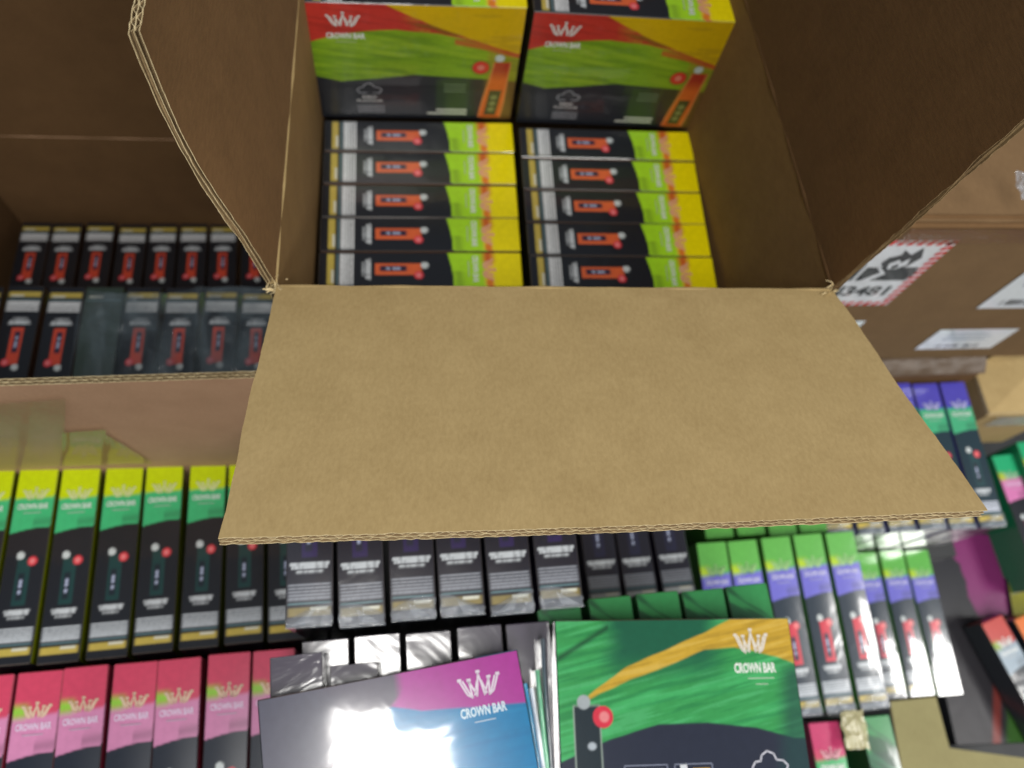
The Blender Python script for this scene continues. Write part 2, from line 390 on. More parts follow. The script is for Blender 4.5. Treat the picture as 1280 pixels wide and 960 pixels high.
def front_blue(p, q):
    C = np.tile(np.array((.0, .17, .38)), (len(p), 1)).astype(float)
    def over(m, c):
        nonlocal C
        C = C * (1 - m[:, None]) + np.array(c)[None, :] * m[:, None]
    n = fbm(p * 3, q * 16, 2) - .5
    over(smooth(-.1, .25, n) * .4, (.01, .24, .46)); n3 = fbm(p * 3, q * 40, 26) - .5; over(smooth(.02, .2, n3) * .35, (.0, .12, .30))
    over(smooth(.0, .012, q - np.interp(p, [0, .45, .6, 1], [.9, .86, .80, .74]) + .02 * n), (.36, .03, .27))
    over(smooth(-.02, .02, (q - .80) - (p - .44) * 1.15) * smooth(.55, .5, p), (.075, .065, .10))
    over(smooth(.32, .2, p + .1 * n) * .9, (.075, .075, .11))
    s = q - (.42 + p * .75)
    over(smooth(.035, .02, np.abs(s)) * smooth(.4, .3, p), (.03, .16, .22))
    over(smooth(.03, .02, np.abs(s + .10)) * smooth(.4, .3, p), (.34, .04, .24))
    return C
def front_magenta(p, q):
    C = np.tile(np.array((.012, .012, .018)), (len(p), 1)).astype(float)
    n = fbm(p * 8, q * 6, 2) - .5
    m = smooth(-.01, .01, q - .56 + .1 * n + .2 * (.7 - p) * (p < .6))
    C = C * (1 - m[:, None]) + np.array((.20, .02, .13))[None] * m[:, None]
    m = smooth(.05, .04, np.abs(p - .70)) * smooth(.09, .08, np.abs(q - .40)) * (vnoise(p * 60, q * 20, 3) > .35)
    C = C * (1 - m[:, None]) + np.array((.35, .37, .40))[None] * m[:, None]
    return C
def front_plain(sp):
    def f(p, q):
        C = np.tile(np.array(sp.get('side', sp['end'])) * .55, (len(p), 1)).astype(float)
        m = smooth(.45, .40, q + .1 * (fbm(p * 4, q * 8, 4) - .5))
        return C * (1 - m[:, None]) + np.array(BLK)[None] * m[:, None]
    return f

F_BLK = None
def make_box(sp, front=None, fres=(24, 16), wrap=False, mat=None):
    mb = MB(); ch = .0009
    x0, x1, z0 = -T / 2, T / 2, -H
    # printed narrow face (top)
    mb.grid(lambda a, b: np.stack([x0 + ch + a * (T - 2 * ch), ch + b * (W - 2 * ch), 0 * a + 0 + .0006 * np.sin(a * math.pi) * np.sin(b * math.pi)], 1), 26, 150,
            lambda a, b: narrow_paint(sp, a, b))
    fr = front or front_plain(sp)
    mb.grid(lambda a, b: np.stack([0 * a + x1, ch + a * (W - 2 * ch), z0 + ch + b * (H - 2 * ch)], 1), fres[0], fres[1], fr)
    mb.grid(lambda a, b: np.stack([0 * a + x0, W - ch - a * (W - 2 * ch), z0 + ch + b * (H - 2 * ch)], 1), 24, 16, F_BLK if (front is not None and front is F_BLK) else front_plain(sp))
    dk = BLK; e = sp.get('end', dk)
    mb.quad([(x1 - ch, ch, z0), (x0 + ch, ch, z0), (x0 + ch, W - ch, z0), (x1 - ch, W - ch, z0)], dk)
    mb.quad([(x0 + ch, 0, z0 + ch), (x1 - ch, 0, z0 + ch), (x1 - ch, 0, -ch), (x0 + ch, 0, -ch)], sp.get('foot', dk))
    mb.quad([(x1 - ch, W, z0 + ch), (x0 + ch, W, z0 + ch), (x0 + ch, W, -ch), (x1 - ch, W, -ch)], e)
    # bevels: paper fold lines, lighter where the print is creased
    ec = sp.get('crease', (.09, .08, .07))
    pe = narrow_paint(sp, np.full(31, .98), np.linspace(0, 1, 31)); pe0 = narrow_paint(sp, np.full(31, .02), np.linspace(0, 1, 31))
    for k in range(30):
        ya, yb = ch + k / 30 * (W - 2 * ch), ch + (k + 1) / 30 * (W - 2 * ch)
        cc = tuple(pe[k] * .6 + np.array(ec) * .4); c0 = tuple(pe0[k] * .6 + np.array(ec) * .4)
        mb.quad([(x1 - ch, ya, 0), (x1, ya, -ch), (x1, yb, -ch), (x1 - ch, yb, 0)], cc)
        mb.quad([(x0, ya, -ch), (x0 + ch, ya, 0), (x0 + ch, yb, 0), (x0, yb, -ch)], c0)
    mb.quad([(x0 + ch, 0, -ch), (x1 - ch, 0, -ch), (x1 - ch, ch, 0), (x0 + ch, ch, 0)], ec)
    mb.quad([(x0 + ch, W - ch, 0), (x1 - ch, W - ch, 0), (x1 - ch, W, -ch), (x0 + ch, W, -ch)], e)
    for xs in (x0, x1):
        s = 1 if xs > 0 else -1
        for ys in (0, W):
            t = ch if ys == 0 else -ch
            q = [(xs, ys + t, z0 + ch), (xs - s * ch, ys, z0 + ch), (xs - s * ch, ys, -ch), (xs, ys + t, -ch)]
            mb.quad(q, dk)
    # lettering and emblem on the narrow face
    if sp.get('letters', True):
        to3 = lambda x, y: (x, y, .0012)
        lc = sp.get('letc', (.78, .80, .78))
        put_text(mb, "CROWN BAR", 0, .752 * W, .032, .0064, lc, to3, .03)
        mb.strip([(-.009, .733 * W), (.009, .733 * W)], .0009, tuple(x * .6 for x in lc), to3)
        crown_strokes(mb, .001, .795 * W, .024, .014, sp.get('crownc', lc), to3, .0014)
    if front in (front_tropical, front_green, front_blue):
        to = lambda x, y: (x1 + .0003, x, z0 + y)
        w8 = (.70, .74, .72)
        if front is front_tropical:
            crown_strokes(mb, .035, .79 * H + .003, .030, .018, w8, to, .0012)
            put_text(mb, "CROWN BAR", .036, .725 * H, .038, .0075, w8, to, .03)
            mb.strip([(.026, .700 * H), (.046, .700 * H)], .0008, (.4, .5, .3), to)
            cloud(mb, .055, .285 * H, .0105, (.40, .42, .46), to, .0011)
            for k, (hw, c) in enumerate(((.008, .55), (.014, .5))):
                put_text(mb, ("BAR", "COLOUR")[k] if False else ("MIX", "FLAVOUR")[k], .055, (.20 - .035 * k) * H, hw * 2, .0042, (c, c, c), to, .03)
            for k in range(4): mb.strip([(.041, (.128 - .02 * k) * H), (.070, (.128 - .02 * k) * H)], .0012, (.34, .35, .38), to)
            for k in range(2): mb.strip([(.128 - .01 * k, (.095 - .035 * k) * H), (.160, (.095 - .035 * k) * H)], .0034, (.60, .62, .55), to)
            for k in range(3): mb.strip([(.135, (.34 - .03 * k) * H), (.158, (.34 - .03 * k) * H)], .001, (.26, .34, .22), to)
        if front is front_green:
            crown_strokes(mb, .823 * W, .80 * H, .028, .021, (.75, .70, .62), to, .0014)
            put_text(mb, "CROWN BAR", .825 * W, .712 * H, .0375, .0085, (.78, .82, .76), to, .035)
            mb.strip([(.79 * W, .685 * H), (.90 * W, .685 * H)], .0008, (.45, .6, .45), to); mb.strip([(.82 * W, .655 * H), (.87 * W, .655 * H)], .0008, (.4, .55, .4), to)
            cloud(mb, .835 * W, .255 * H, .0125, (.55, .55, .62), to, .0014)
            for x0_, w_ in ((.25, .17), (.45, .15)):
                mb.strip([(x0_ * W, .05 * H), (x0_ * W, .275 * H), ((x0_ + w_) * W, .275 * H), ((x0_ + w_) * W, .05 * H)], .0009, (.20, .22, .30), to)
            for k in range(4): mb.strip([(.265 * W, (.25 - .03 * k) * H), (.405 * W, (.25 - .03 * k) * H)], .0022, (.30, .32, .38), to)
            mb.quad([to(.52 * W, .12 * H), to(.59 * W, .12 * H), to(.59 * W, .255 * H), to(.52 * W, .255 * H)], (.55, .30, .03))
            mb.strip([(.485 * W, .265 * H), (.495 * W, .15 * H)], .006, (.6, .62, .65), to)
        if front is front_blue:
            crown_strokes(mb, .83 * W, .80 * H, .032, .020, (.70, .62, .72), to, .0014)
            put_text(mb, "CROWN BAR", .83 * W, .725 * H, .038, .0075, (.60, .72, .80), to, .03)
            mb.strip([(.79 * W, .70 * H), (.87 * W, .70 * H)], .0008, (.4, .5, .6), to)
    return mb

def film_fold_mb(seed):
    rnd = random.Random(seed); mb = MB()
    ph = rnd.random() * 6
    def fn(a, b):
        z = .0014 + .0030 * vnoise(a * 7 + ph, b * 4, seed) * np.sin(b * math.pi)
        return np.stack([(a - .5) * T * .96 + .001 * np.sin(b * 9 + ph), -.001 + b * (.014 + .006 * np.sin(a * 3 + ph)), z], 1)
    mb.grid(fn, 10, 8, lambda a, b: np.ones((len(a), 3)), sm=False)
    # the folded triangular flap of the wrapping
    s = rnd.choice((-1, 1))
    mb.quad([(-s * .016, .001, .0042), (s * .001, .003, .0046), (s * .005, .014, .0040), (-s * .004, .009, .0052)], m=0)
    return mb

_protos = {}
def proto(key, sp, front=None, fres=(24, 16), mat=None, film=False):
    if key not in _protos:
        mb = make_box(sp, front, fres)
        o = mb.build("display_box", mat or M_PRINT)
        ch = None
        if film:
            ch = [film_fold_mb(s).build("film_fold", M_FILM_FOLD) for s in range(4)]
            for c in ch: col.objects.unlink(c)
        col.objects.unlink(o)
        _protos[key] = (o, ch)
    return _protos[key]
_fcount = [0]
def place_box(key, mat4, label, group, scale=(1, 1, 1)):
    src, films = _protos[key]
    o = src.copy(); col.objects.link(o)
    o.matrix_world = mat4 @ Matrix.Diagonal((*scale, 1))
    tag(o, label, "box", group)
    if films:
        c = films[_fcount[0] % 4].copy(); _fcount[0] += 1
        col.objects.link(c); c.parent = o
    return o
def row_frame(o, e, yaw=0):
    return Matrix.Translation(Vector(o)) @ Euler([R(x) for x in e], 'XYZ').to_matrix().to_4x4()
ORD = ["first", "second", "third", "fourth", "fifth", "sixth", "seventh", "eighth", "ninth", "tenth"]
def row(key, o, e, idx, labels, group, pitch=.0435, tsc=1.0, flip=False, jit=1.0, wsc=1.0):
    F = row_frame(o, e)
    for n_, i in enumerate(idx):
        j = Matrix.Translation(Vector(((i + .5) * pitch + random.uniform(-.0006, .0006) * jit, random.uniform(-.0015, .0015) * jit, random.uniform(-.0012, .0008) * jit)))
        rz = random.uniform(-.5, .5) * jit
        M = F @ j @ Matrix.Rotation(R(rz), 4, 'Z')
        if flip: M = M @ Matrix.Translation(Vector((0, W, 0))) @ Matrix.Rotation(math.pi, 4, 'Z')
        place_box(key, M, labels(n_), group, (tsc, wsc, 1))

TROP = dict(peach=(.80, .42, .12), side=(.30, .15, .09), lab=(.92, .95, .98), end=(.90, .76, .0), second=(.40, .74, .02), device=(.72, .13, .04), accent=(.62, .12, .02), crownc=(.80, .40, .25), bx=.68)
TROP_R = dict(TROP, device=(.62, .07, .035))
LIME = dict(side=(.40, .48, .0), end=(.58, .72, .0), second=(.05, .50, .20), device=(.012, .05, .05), win=(.012, .02, .03), letc=(.70, .82, .76), crownc=(.66, .72, .35), tw=.30, bx=.70)
PINK = dict(end=(.64, .06, .13), second=(.66, .25, .46), device=(.3, .03, .06), accent=(.30, .62, .06), letc=(.80, .66, .85), crownc=(.74, .55, .40), base=(.014, .02, .035))
VIOL = dict(end=(.03, .02, .07), second=(.06, .03, .16), device=(.03, .018, .085), win=(.02, .02, .04), tw=.42, lab=(.30, .32, .37), gold=(.24, .19, .07), ball=False, base=(.014, .013, .024), letters=False)
BLACK2 = dict(VIOL, ball=True, device=(.02, .02, .05), ballc=(.5, .03, .03), bx=.5, tw=.42, gold=(.4, .42, .44))
GREENP = dict(end=(.12, .46, .07), second=(.16, .15, .62), device=(.62, .03, .06), accent=(.50, .70, .02), letc=(.62, .62, .86), crownc=(.35, .6, .25), base=(.016, .03, .05), tw=.3)
BLUEG = dict(end=(.07, .06, .42), second=(.06, .40, .20), device=(.02, .06, .07), win=(.02, .03, .04), letc=(.62, .74, .68), crownc=(.45, .45, .75), base=(.014, .035, .05), lab=(.72, .76, .88))
GPINK = dict(end=(.02, .40, .17), second=(.66, .20, .45), device=(.1, .03, .05), accent=(.50, .60, .02), letc=(.8, .6, .8), crownc=(.4, .6, .4))
MAGG = dict(end=(.50, .02, .12), second=(.05, .40, .14), device=(.1, .03, .05), crownc=(.7, .35, .4), accent=(.55, .05, .12))
GRDK = dict(end=(.03, .24, .07), second=(.02, .13, .06), device=None, ball=False, streak=(.004, .04, .02), letters=False)
GREY = dict(end=(.05, .04, .065), second=(.05, .04, .065), base=(.05, .04, .065), device=None, ball=False, text=False, letters=False, lab=(.05, .04, .065), gold=(.05, .04, .065))
GREY_G = dict(GREY, end=(.02, .045, .025), second=(.02, .045, .025), base=(.02, .04, .025), lab=(.03, .05, .03), gold=(.03, .05, .03))
REDG = dict(end=(.50, .05, .04), second=(.30, .38, .46), device=(.3, .3, .32), accent=(.25, .42, .05), base=(.015, .02, .03))
ORNG = dict(end=(.70, .16, .02), second=(.60, .12, .03), device=(.3, .1, .05), letters=False)

proto("trop", TROP)
proto("trop_front", TROP, front_tropical, (210, 150), M_PRINT_FRONT)
proto("trop_r", TROP_R, mat=M_PRINT)
proto("lime", LIME)
proto("pink", PINK)
proto("viol", VIOL, mat=M_PRINT_WRAP, film=True)
proto("black2", BLACK2, mat=M_PRINT)
proto("greenp", GREENP, mat=M_PRINT_WRAP, film=True)
proto("greenp2", GREENP, mat=M_PRINT_FLAT)
proto("blueg", BLUEG, mat=M_PRINT, film=True)
proto("gpink", GPINK)
proto("magg", MAGG)
proto("grdk", GRDK)
proto("grey", GREY, mat=M_PRINT_WRAP)
proto("grey_g", GREY_G, mat=M_PRINT_WRAP)
F_BLK = lambda p, q_: np.array((.016, .02, .03))[None] * (.8 + .4 * fbm(p * 6, q_ * 5, 3))[:, None]
proto("redg", REDG, F_BLK)
proto("orng", ORNG, F_BLK)
proto("green_front", dict(GRDK, end=(.05, .3, .12)), front_green, (240, 180), M_PRINT_FLAT)
proto("blue_front", dict(GREY, end=(.01, .2, .4)), front_blue, (200, 150), M_PRINT_FLAT)
proto("mag_front", dict(GREY), front_magenta, (120, 90), M_PRINT)

# ------------------------------------------------------------------ corrugated board
TH = .0062
def board(mb, O, U, V, Nn, LU, LV, free=True, ends=True, jag=.0006, seed=0, th=TH, m_face=0, m_edge=1, m_out=0, fl=True, shape=None):
    """double-wall board. O corner on the inner face, U along the fold, V away from it, Nn towards the outer side.
    Liners are real sheets, flutes are ribbons running along V."""
    rnd = np.random.RandomState(seed)
    O = np.array(O); U = np.array(U); V = np.array(V); Nn = np.array(Nn)
    nu = max(8, int(LU / .003)); nv = max(8, int(LV / .003)) if ends else 4
    def sheet(n0, n1, mat_top, mat_bot, k):
        ju = rnd.uniform(-jag, jag, (2, nv + 1)); jv = rnd.uniform(-jag, jag * .6, nu + 1)
        kn = min(7, nv + 1); ker = np.ones(kn) / kn; ju = np.stack([np.convolve(r_, ker, 'same') * 1.9 for r_ in ju])
        ju = ju + .0006 * np.sin(np.linspace(0, 9 + k, nv + 1))[None]
        if not ends: ju *= 0
        if not free: jv *= 0
        def pt(i, j, n):
            a = i / nu * LU; b = j / nv * LV
            if i == 0: a += ju[0, j]
            if i == nu: a += ju[1, j]
            if j == nv: b += jv[i]
            if shape: a, b, dn = shape(a, b)
            else: dn = 0
            return O + U * a + V * b + Nn * (n + dn)
        # ring plus inner rows: full grid only near the edges
        js = list(range(nv + 1)) if ends else [0, 1, 2, nv]
        is_ = [0, 1] + list(range(4, nu - 1, 4)) + [nu - 1, nu] if not free else list(range(nu + 1))
        js = sorted(set(js)); is_ = sorted(set(is_))
        for n, mt, rev in ((n0, mat_top, False), (n1, mat_bot, True)):
            base = len(mb.v)
            for j in js:
                for i in is_: mb.v.append(tuple(pt(i, j, n)))
            w = len(is_)
            for y in range(len(js) - 1):
                for x in range(w - 1):
                    q = (base + y * w + x, base + y * w + x + 1, base + (y + 1) * w + x + 1, base + (y + 1) * w + x)
                    uvq = [(is_[x] / nu * LU, js[y] / nv * LV), (is_[x + 1] / nu * LU, js[y] / nv * LV), (is_[x + 1] / nu * LU, js[y + 1] / nv * LV), (is_[x] / nu * LU, js[y + 1] / nv * LV)]
                    if not rev: q = q[::-1]; uvq = uvq[::-1]
                    mb.f.append(q); mb.c.append([(1, 1, 1)] * 4); mb.m.append(mt); mb.uv.append(uvq); mb.sm.append(False)
        for i in range(len(is_) - 1):
            mb.quad([pt(is_[i], nv, n0), pt(is_[i + 1], nv, n0), pt(is_[i + 1], nv, n1), pt(is_[i], nv, n1)], m=m_edge)
        for j in range(len(js) - 1):
            for e in (0, nu):
                mb.quad([pt(e, js[j], n0), pt(e, js[j + 1], n0), pt(e, js[j + 1], n1), pt(e, js[j], n1)], m=m_edge)
    lt = .0005
    m_in = 3  # dark liner insides and ribbons: cavity shade put into the colour
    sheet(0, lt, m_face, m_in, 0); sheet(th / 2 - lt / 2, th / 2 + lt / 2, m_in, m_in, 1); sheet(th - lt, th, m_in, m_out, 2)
    if fl:
        for (a0, a1, ph, per) in ((lt, th / 2 - lt / 2, 0, .0088), (th / 2 + lt / 2, th - lt, 2.1, .0088)):
            amp = (a1 - a0) / 2 - .0002; mid = (a0 + a1) / 2; ns = int(LU / per * 10)
            def cp(k, off):
                a = .001 + (LU - .002) * k / ns; s = math.sin(2 * math.pi * a / per + ph + .5 * math.sin(a * 40))
                s = max(-1, min(1, s * 1.25)); return a, mid + amp * s + off
            for k in range(ns):
                (aa, na), (ab, nb) = cp(k, 0), cp(k + 1, 0)
                e0 = .0005; L1 = LV - e0
                def P(a, b, n):
                    dn = 0
                    if shape: a, b, dn = shape(a, b)
                    return O + U * a + V * b + Nn * (n + dn)
                nb_s = 14 if shape else 1
                for g in range(nb_s):
                    b0, b1 = L1 * g / nb_s, L1 * (g + 1) / nb_s
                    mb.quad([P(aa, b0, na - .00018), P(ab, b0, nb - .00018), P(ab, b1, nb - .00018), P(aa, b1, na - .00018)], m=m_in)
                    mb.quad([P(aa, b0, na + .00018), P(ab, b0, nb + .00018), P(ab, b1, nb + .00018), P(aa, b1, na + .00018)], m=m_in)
                mb.quad([P(aa, L1, na - .00018), P(ab, L1, nb - .00018), P(ab, L1, nb + .00018), P(aa, L1, na + .00018)], m=m_edge)

def bead(mb, A, B, r, m=0, n=10, bulge=None):
    """rounded fold between wall and flap"""
    A = Vector(A); B = Vector(B); d = (B - A).normalized()
    x = d.orthogonal().normalized(); y = d.cross(x)
    for s in range(24):
        t0, t1 = s / 24, (s + 1) / 24
        for k in range(n):
            a0, a1 = 2 * math.pi * k / n, 2 * math.pi * (k + 1) / n
            def P(t, a):
                rr = r * (1 + .18 * math.sin(t * 37) * math.sin(t * 11)); return A.lerp(B, t) + x * rr * math.cos(a) + y * rr * math.sin(a)
            mb.quad([P(t0, a0), P(t1, a0), P(t1, a1), P(t0, a1)], m=m, uv=[(0, t0)] * 4)

def norm(v): v = np.array(v, float); return v / np.linalg.norm(v)

# ---------------------------------------------------------------- the open carton in front
ZR = -.555; ZF = -1.062
FL = Vector((-.1006, .312, ZR)); FR = Vector((.3485, .305, ZR)); BL = Vector((-.0885, .760, ZR)); BR = Vector((.325, .760, ZR))
carton = empty("open_carton", (.125, .53, ZF))
tag(carton, "brown corrugated carton with flaps folded open, packed with black and lime boxes, in the middle", "carton")
def world_child(o, parent):
    o.parent = parent
    o.matrix_parent_inverse = Matrix.Translation(-parent.location)
M_WALL_SHADE = card_mat("kraft_board_wall_shaded", (.27, .165, .065), (.20, .115, .045))  # shade inside the open carton painted into its walls, lighter than on the flaps
MATS = [M_CARD, M_EDGE, M_CARD_IN_SHADE, M_EDGE_DK]
MATW = [M_CARD, M_EDGE, M_WALL_SHADE, M_EDGE_DK]
def wall(name, A, B, zt, zb, outn, parent, mi=2, mo=0, free=False, seed=1, mats=MATS, m_edge=1, label=None, fl=None):
    A = Vector(A); B = Vector(B); mb = MB()
    U = norm(B - A); LU = (B - A).length
    Nn = norm(outn)
    board(mb, Vector((A.x, A.y, zb)), U, (0, 0, 1), Nn, LU, zt - zb, free=free, ends=False, seed=seed, m_face=mi, m_out=mo, m_edge=m_edge, fl=free if fl is None else fl)
    o = mb.build(name, mats); world_child(o, parent)
    if label: o['label'] = label
    return o
e = (FR - FL).normalized()
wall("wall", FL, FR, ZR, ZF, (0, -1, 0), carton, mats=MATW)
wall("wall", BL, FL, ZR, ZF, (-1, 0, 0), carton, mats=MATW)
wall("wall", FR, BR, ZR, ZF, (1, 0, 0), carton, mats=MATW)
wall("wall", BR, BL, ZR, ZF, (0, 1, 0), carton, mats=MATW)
mb = MB(); mb.box((FL.x - TH, FL.y - TH, ZF - .006), (FR.x + TH, BR.y + TH, ZF), m=2)
o = mb.build("bottom_panel", MATS); world_child(o, carton)

FLAP = .232
# front flap
a = R(25); dv = np.array([0, -math.cos(a), math.sin(a)]); ee = np.array(e); dv = norm(dv - ee * dv.dot(ee))
nn = norm(np.cross(dv, ee))          # points down/outwards
if nn[2] > 0: nn = -nn
mb = MB()
def warp_front(a_, b_):
    L = (FR - FL).length; s = a_ / L
    a2 = a_ + (.008 * s + .003 * (s - 1)) * (b_ / FLAP)
    return a2, b_ * (1 + .0 * s) + .004 * (1 - s) * (b_ / FLAP) ** 2, .004 * math.sin(math.pi * s) * (b_ / FLAP) * (1 - .4 * b_ / FLAP)
board(mb, np.array(FL), ee, dv, nn, (FR - FL).length, FLAP, seed=3, shape=warp_front, jag=.0005)
bead(mb, FL + Vector(nn) * .003, FR + Vector(nn) * .003, .0032)
o = mb.build("flap", MATS); world_child(o, carton); o['label'] = "front flap folded out towards the viewer, bright tan"
# left flap (fold on the left rim)
lf = norm(BL - FL); tip = np.array((-.1325, .330, -.3265)); dvl = norm(tip - np.array(FL)); 
nl = norm(np.cross(lf, dvl)); nl = nl if nl[0] < 0 else -nl
mb = MB()
def warp_left(a_, b_):
    t = b_ / FLAP
    return a_ + .004 * t * 0, b_, .006 * math.sin(math.pi * t) * math.exp(-a_ * 9) - .002 * math.sin(6.5 * t) * math.exp(-a_ * 14)
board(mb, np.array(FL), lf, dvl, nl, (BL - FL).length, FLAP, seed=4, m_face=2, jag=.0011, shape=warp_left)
bead(mb, FL + Vector(nl) * .003, BL + Vector(nl) * .003, .0036, m=0)
o = mb.build("flap", MATS); world_child(o, carton); o['label'] = "left flap standing upright with a frayed front edge"
# right flap
rf = norm(BR - FR); tip = np.array(pz(1300, 131, -.323)); dvr = norm(tip - np.array(FR))
nr = norm(np.cross(rf, dvr)); nr = nr if nr[0] > 0 else -nr
mb = MB()
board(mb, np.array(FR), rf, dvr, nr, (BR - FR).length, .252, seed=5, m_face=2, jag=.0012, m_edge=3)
bead(mb, FR + Vector(nr) * .003, BR + Vector(nr) * .003, .0036, m=2)
o = mb.build("flap", MATS); world_child(o, carton); o['label'] = "right flap standing upright in dark shade"
# back flap leaning away
db = norm((0, .5, .86)); eb = norm(BR - BL); nb_ = norm(np.cross(eb, db)); nb_ = nb_ if nb_[1] > 0 else -nb_
mb = MB(); board(mb, np.array(BL), eb, db, nb_, (BR - BL).length, FLAP, seed=6, m_face=2, fl=False)
o = mb.build("flap", MATS); world_child(o, carton)
# frayed paper at the two front corners
rnd = random.Random(2)
for (cpt, n_) in ((FL, 26), (FR, 14)):
    mb = MB()
    for k in range(n_):
        p = Vector(cpt) + Vector((rnd.uniform(-.008, .002), rnd.uniform(-.006, .004), rnd.uniform(-.003, .003)))
        q = p + Vector((rnd.uniform(-.009, .009), rnd.uniform(-.005, .005), rnd.uniform(-.004, .008))); w_ = Vector((rnd.uniform(-1, 1), rnd.uniform(-1, 1), rnd.uniform(-1, 1))).normalized() * rnd.uniform(.0004, .0012)
        m_ = (p + q) / 2 + Vector((rnd.uniform(-.002, .002),) * 3)
        mb.quad([p - w_, p + w_, m_ + w_, m_ - w_], m=1); mb.quad([m_ - w_, m_ + w_, q + w_ * .4, q - w_ * .4], m=1)
    o = mb.build("frayed_paper", MATS); world_child(o, carton)

# boxes inside: portrait up = +X, right = -Y
def main_box(key, x, y, z, label, group, rz=0, rx=0, s=(1, 1, 1)):
    M = Matrix.Translation(Vector((x, y, z))) @ Matrix.Rotation(R(-90 + rz), 4, 'Z') @ Matrix.Rotation(R(rx), 4, 'Y')
    place_box(key, M, label, group, s)
g1 = "orange device boxes lying edge up in the open carton"
pos = ["nearest the front flap", "second up from the front flap", "third up from the front flap", "fourth up from the front flap", "directly under the large box front"]
for k in range(5):
    y = .414 + .0429 * k + .0215
    main_box("trop", -.0925 + .0006 * k, y, -.741 + random.uniform(-.001, .001), "black and lime box, left column of the open carton, " + pos[k], g1, random.uniform(-.4, .3), s=(1.005, 1, 1))
    main_box("trop", .1290 + .0003 * k, y - .005, -.741 + random.uniform(-.001, .001), "black and lime box, right column of the open carton, " + pos[k], g1, random.uniform(-.9, -.3), s=(1.005, .962, 1))
g2 = "upper layer boxes standing at the back of the open carton"
main_box("trop_front", -.0935, .6310 + .0215, -.581, "left of two upper boxes showing a red, yellow and lime front with crown", g2, .6, s=(1, 1.01, 1))
main_box("trop_front", .1275, .6290 + .0215, -.581, "right of two upper boxes showing a red, yellow and lime front with crown", g2, -1.3, s=(1, .985, 1))
main_box("trop", -.0920, .6760 + .0215, -.583, "box behind the left upper box, at the top edge of the photo", g2, .2)
main_box("trop", .1280, .6730 + .0215, -.582, "box behind the right upper box, at the very top edge of the photo", g2, -.8, s=(1, .98, 1))

# ---------------------------------------------------------------- the carton at the left
LZR, LZF = -.660, -1.196
lc = empty("cut_down_carton", (-.335, .5, LZF))
tag(lc, "brown carton at the left with its front edge cut rough, dark inside", "carton")
A = py(-40, 482, .285); A = Vector((-.567, .281, 0)); B = Vector((-.1165, .287, 0)); Cc = Vector((-.1165, .716, 0)); D = Vector((-.567, .716, 0))
MATL = [M_CARD_PINK, M_EDGE, M_CARD_IN_SHADE, M_EDGE_DK]
wall("wall", A, B, LZR, LZF, (0, -1, 0), lc, free=True, seed=11, mats=MATL, m_edge=1, label="front wall with rough cut corrugated top edge")
wall("wall", D, A, LZR, LZF, (-1, 0, 0), lc, mats=MATL)
wall("wall", B, Cc, LZR, LZF, (1, 0, 0), lc, mats=MATL)
wall("wall", Cc, D, LZR, LZF, (0, 1, 0), lc, mats=MATL)
mb = MB(); mb.box((A.x - TH, A.y - TH, LZF - .006), (B.x + TH, Cc.y + TH, LZF), m=2); o = mb.build("bottom_panel", MATL); world_child(o, lc)
mb = MB(); zc = py(150, 177, .713).z
bead(mb, (A.x + .001, .7170, zc + .004), (B.x, .7170, zc), .0014, m=0); o = mb.build("crease", MATL); world_child(o, lc)
mb = MB(); board(mb, np.array((D.x, D.y, LZR)), (1, 0, 0), norm((0, .75, .66)), norm((0, .66, -.75)), Cc.x - D.x, .22, seed=13, m_face=2, fl=False)
bead(mb, (D.x, D.y + .001, LZR), (Cc.x, Cc.y + .001, LZR), .0032); o = mb.build("flap", MATL); world_child(o, lc)
mb = MB(); board(mb, np.array((D.x, D.y, LZR)), (0, -1, 0), norm((-.75, 0, .66)), norm((-.66, 0, -.75)), .43, .22, seed=14, m_face=2, fl=False)
o = mb.build("flap", MATL); world_child(o, lc)
# glossy tape strips stuck on the front wall
def tape(parent, pts, th, name, mat, seed=0):
    mb = MB(); c = np.array([list(p) for p in pts])
    n_ = norm(np.cross(c[1] - c[0], c[3] - c[0]))
    def fn(a, b):
        P = (c[0][None] * (1 - a[:, None]) + c[1][None] * a[:, None]) * (1 - b[:, None]) + (c[3][None] * (1 - a[:, None]) + c[2][None] * a[:, None]) * b[:, None]
        return P + n_[None] * (.0006 * vnoise(a * 6, b * 3, seed)[:, None] + th)
    mb.grid(fn, 16, 8, lambda a, b: np.ones((len(a), 3)), sm=True)
    o = mb.build(name, mat); world_child(o, parent); return o
yf = .281 - TH - .0004
def q(u0, v0, u1, v1, u2, v2, u3, v3, Y): return [py(u0, v0, Y), py(u1, v1, Y), py(u2, v2, Y), py(u3, v3, Y)]
tape(lc, q(-40, 590, 80, 582, 82, 498, -30, 506, yf), .0005, "packing_tape", M_TAPE_G2, 1)
tape(lc, q(78, 582, 134, 580, 132, 536, 78, 540, yf), .0009, "packing_tape", M_TAPE_G, 2)
tape(lc, q(134, 580, 190, 578, 150, 552, 132, 542, yf), .0007, "packing_tape", M_TAPE_G, 3)

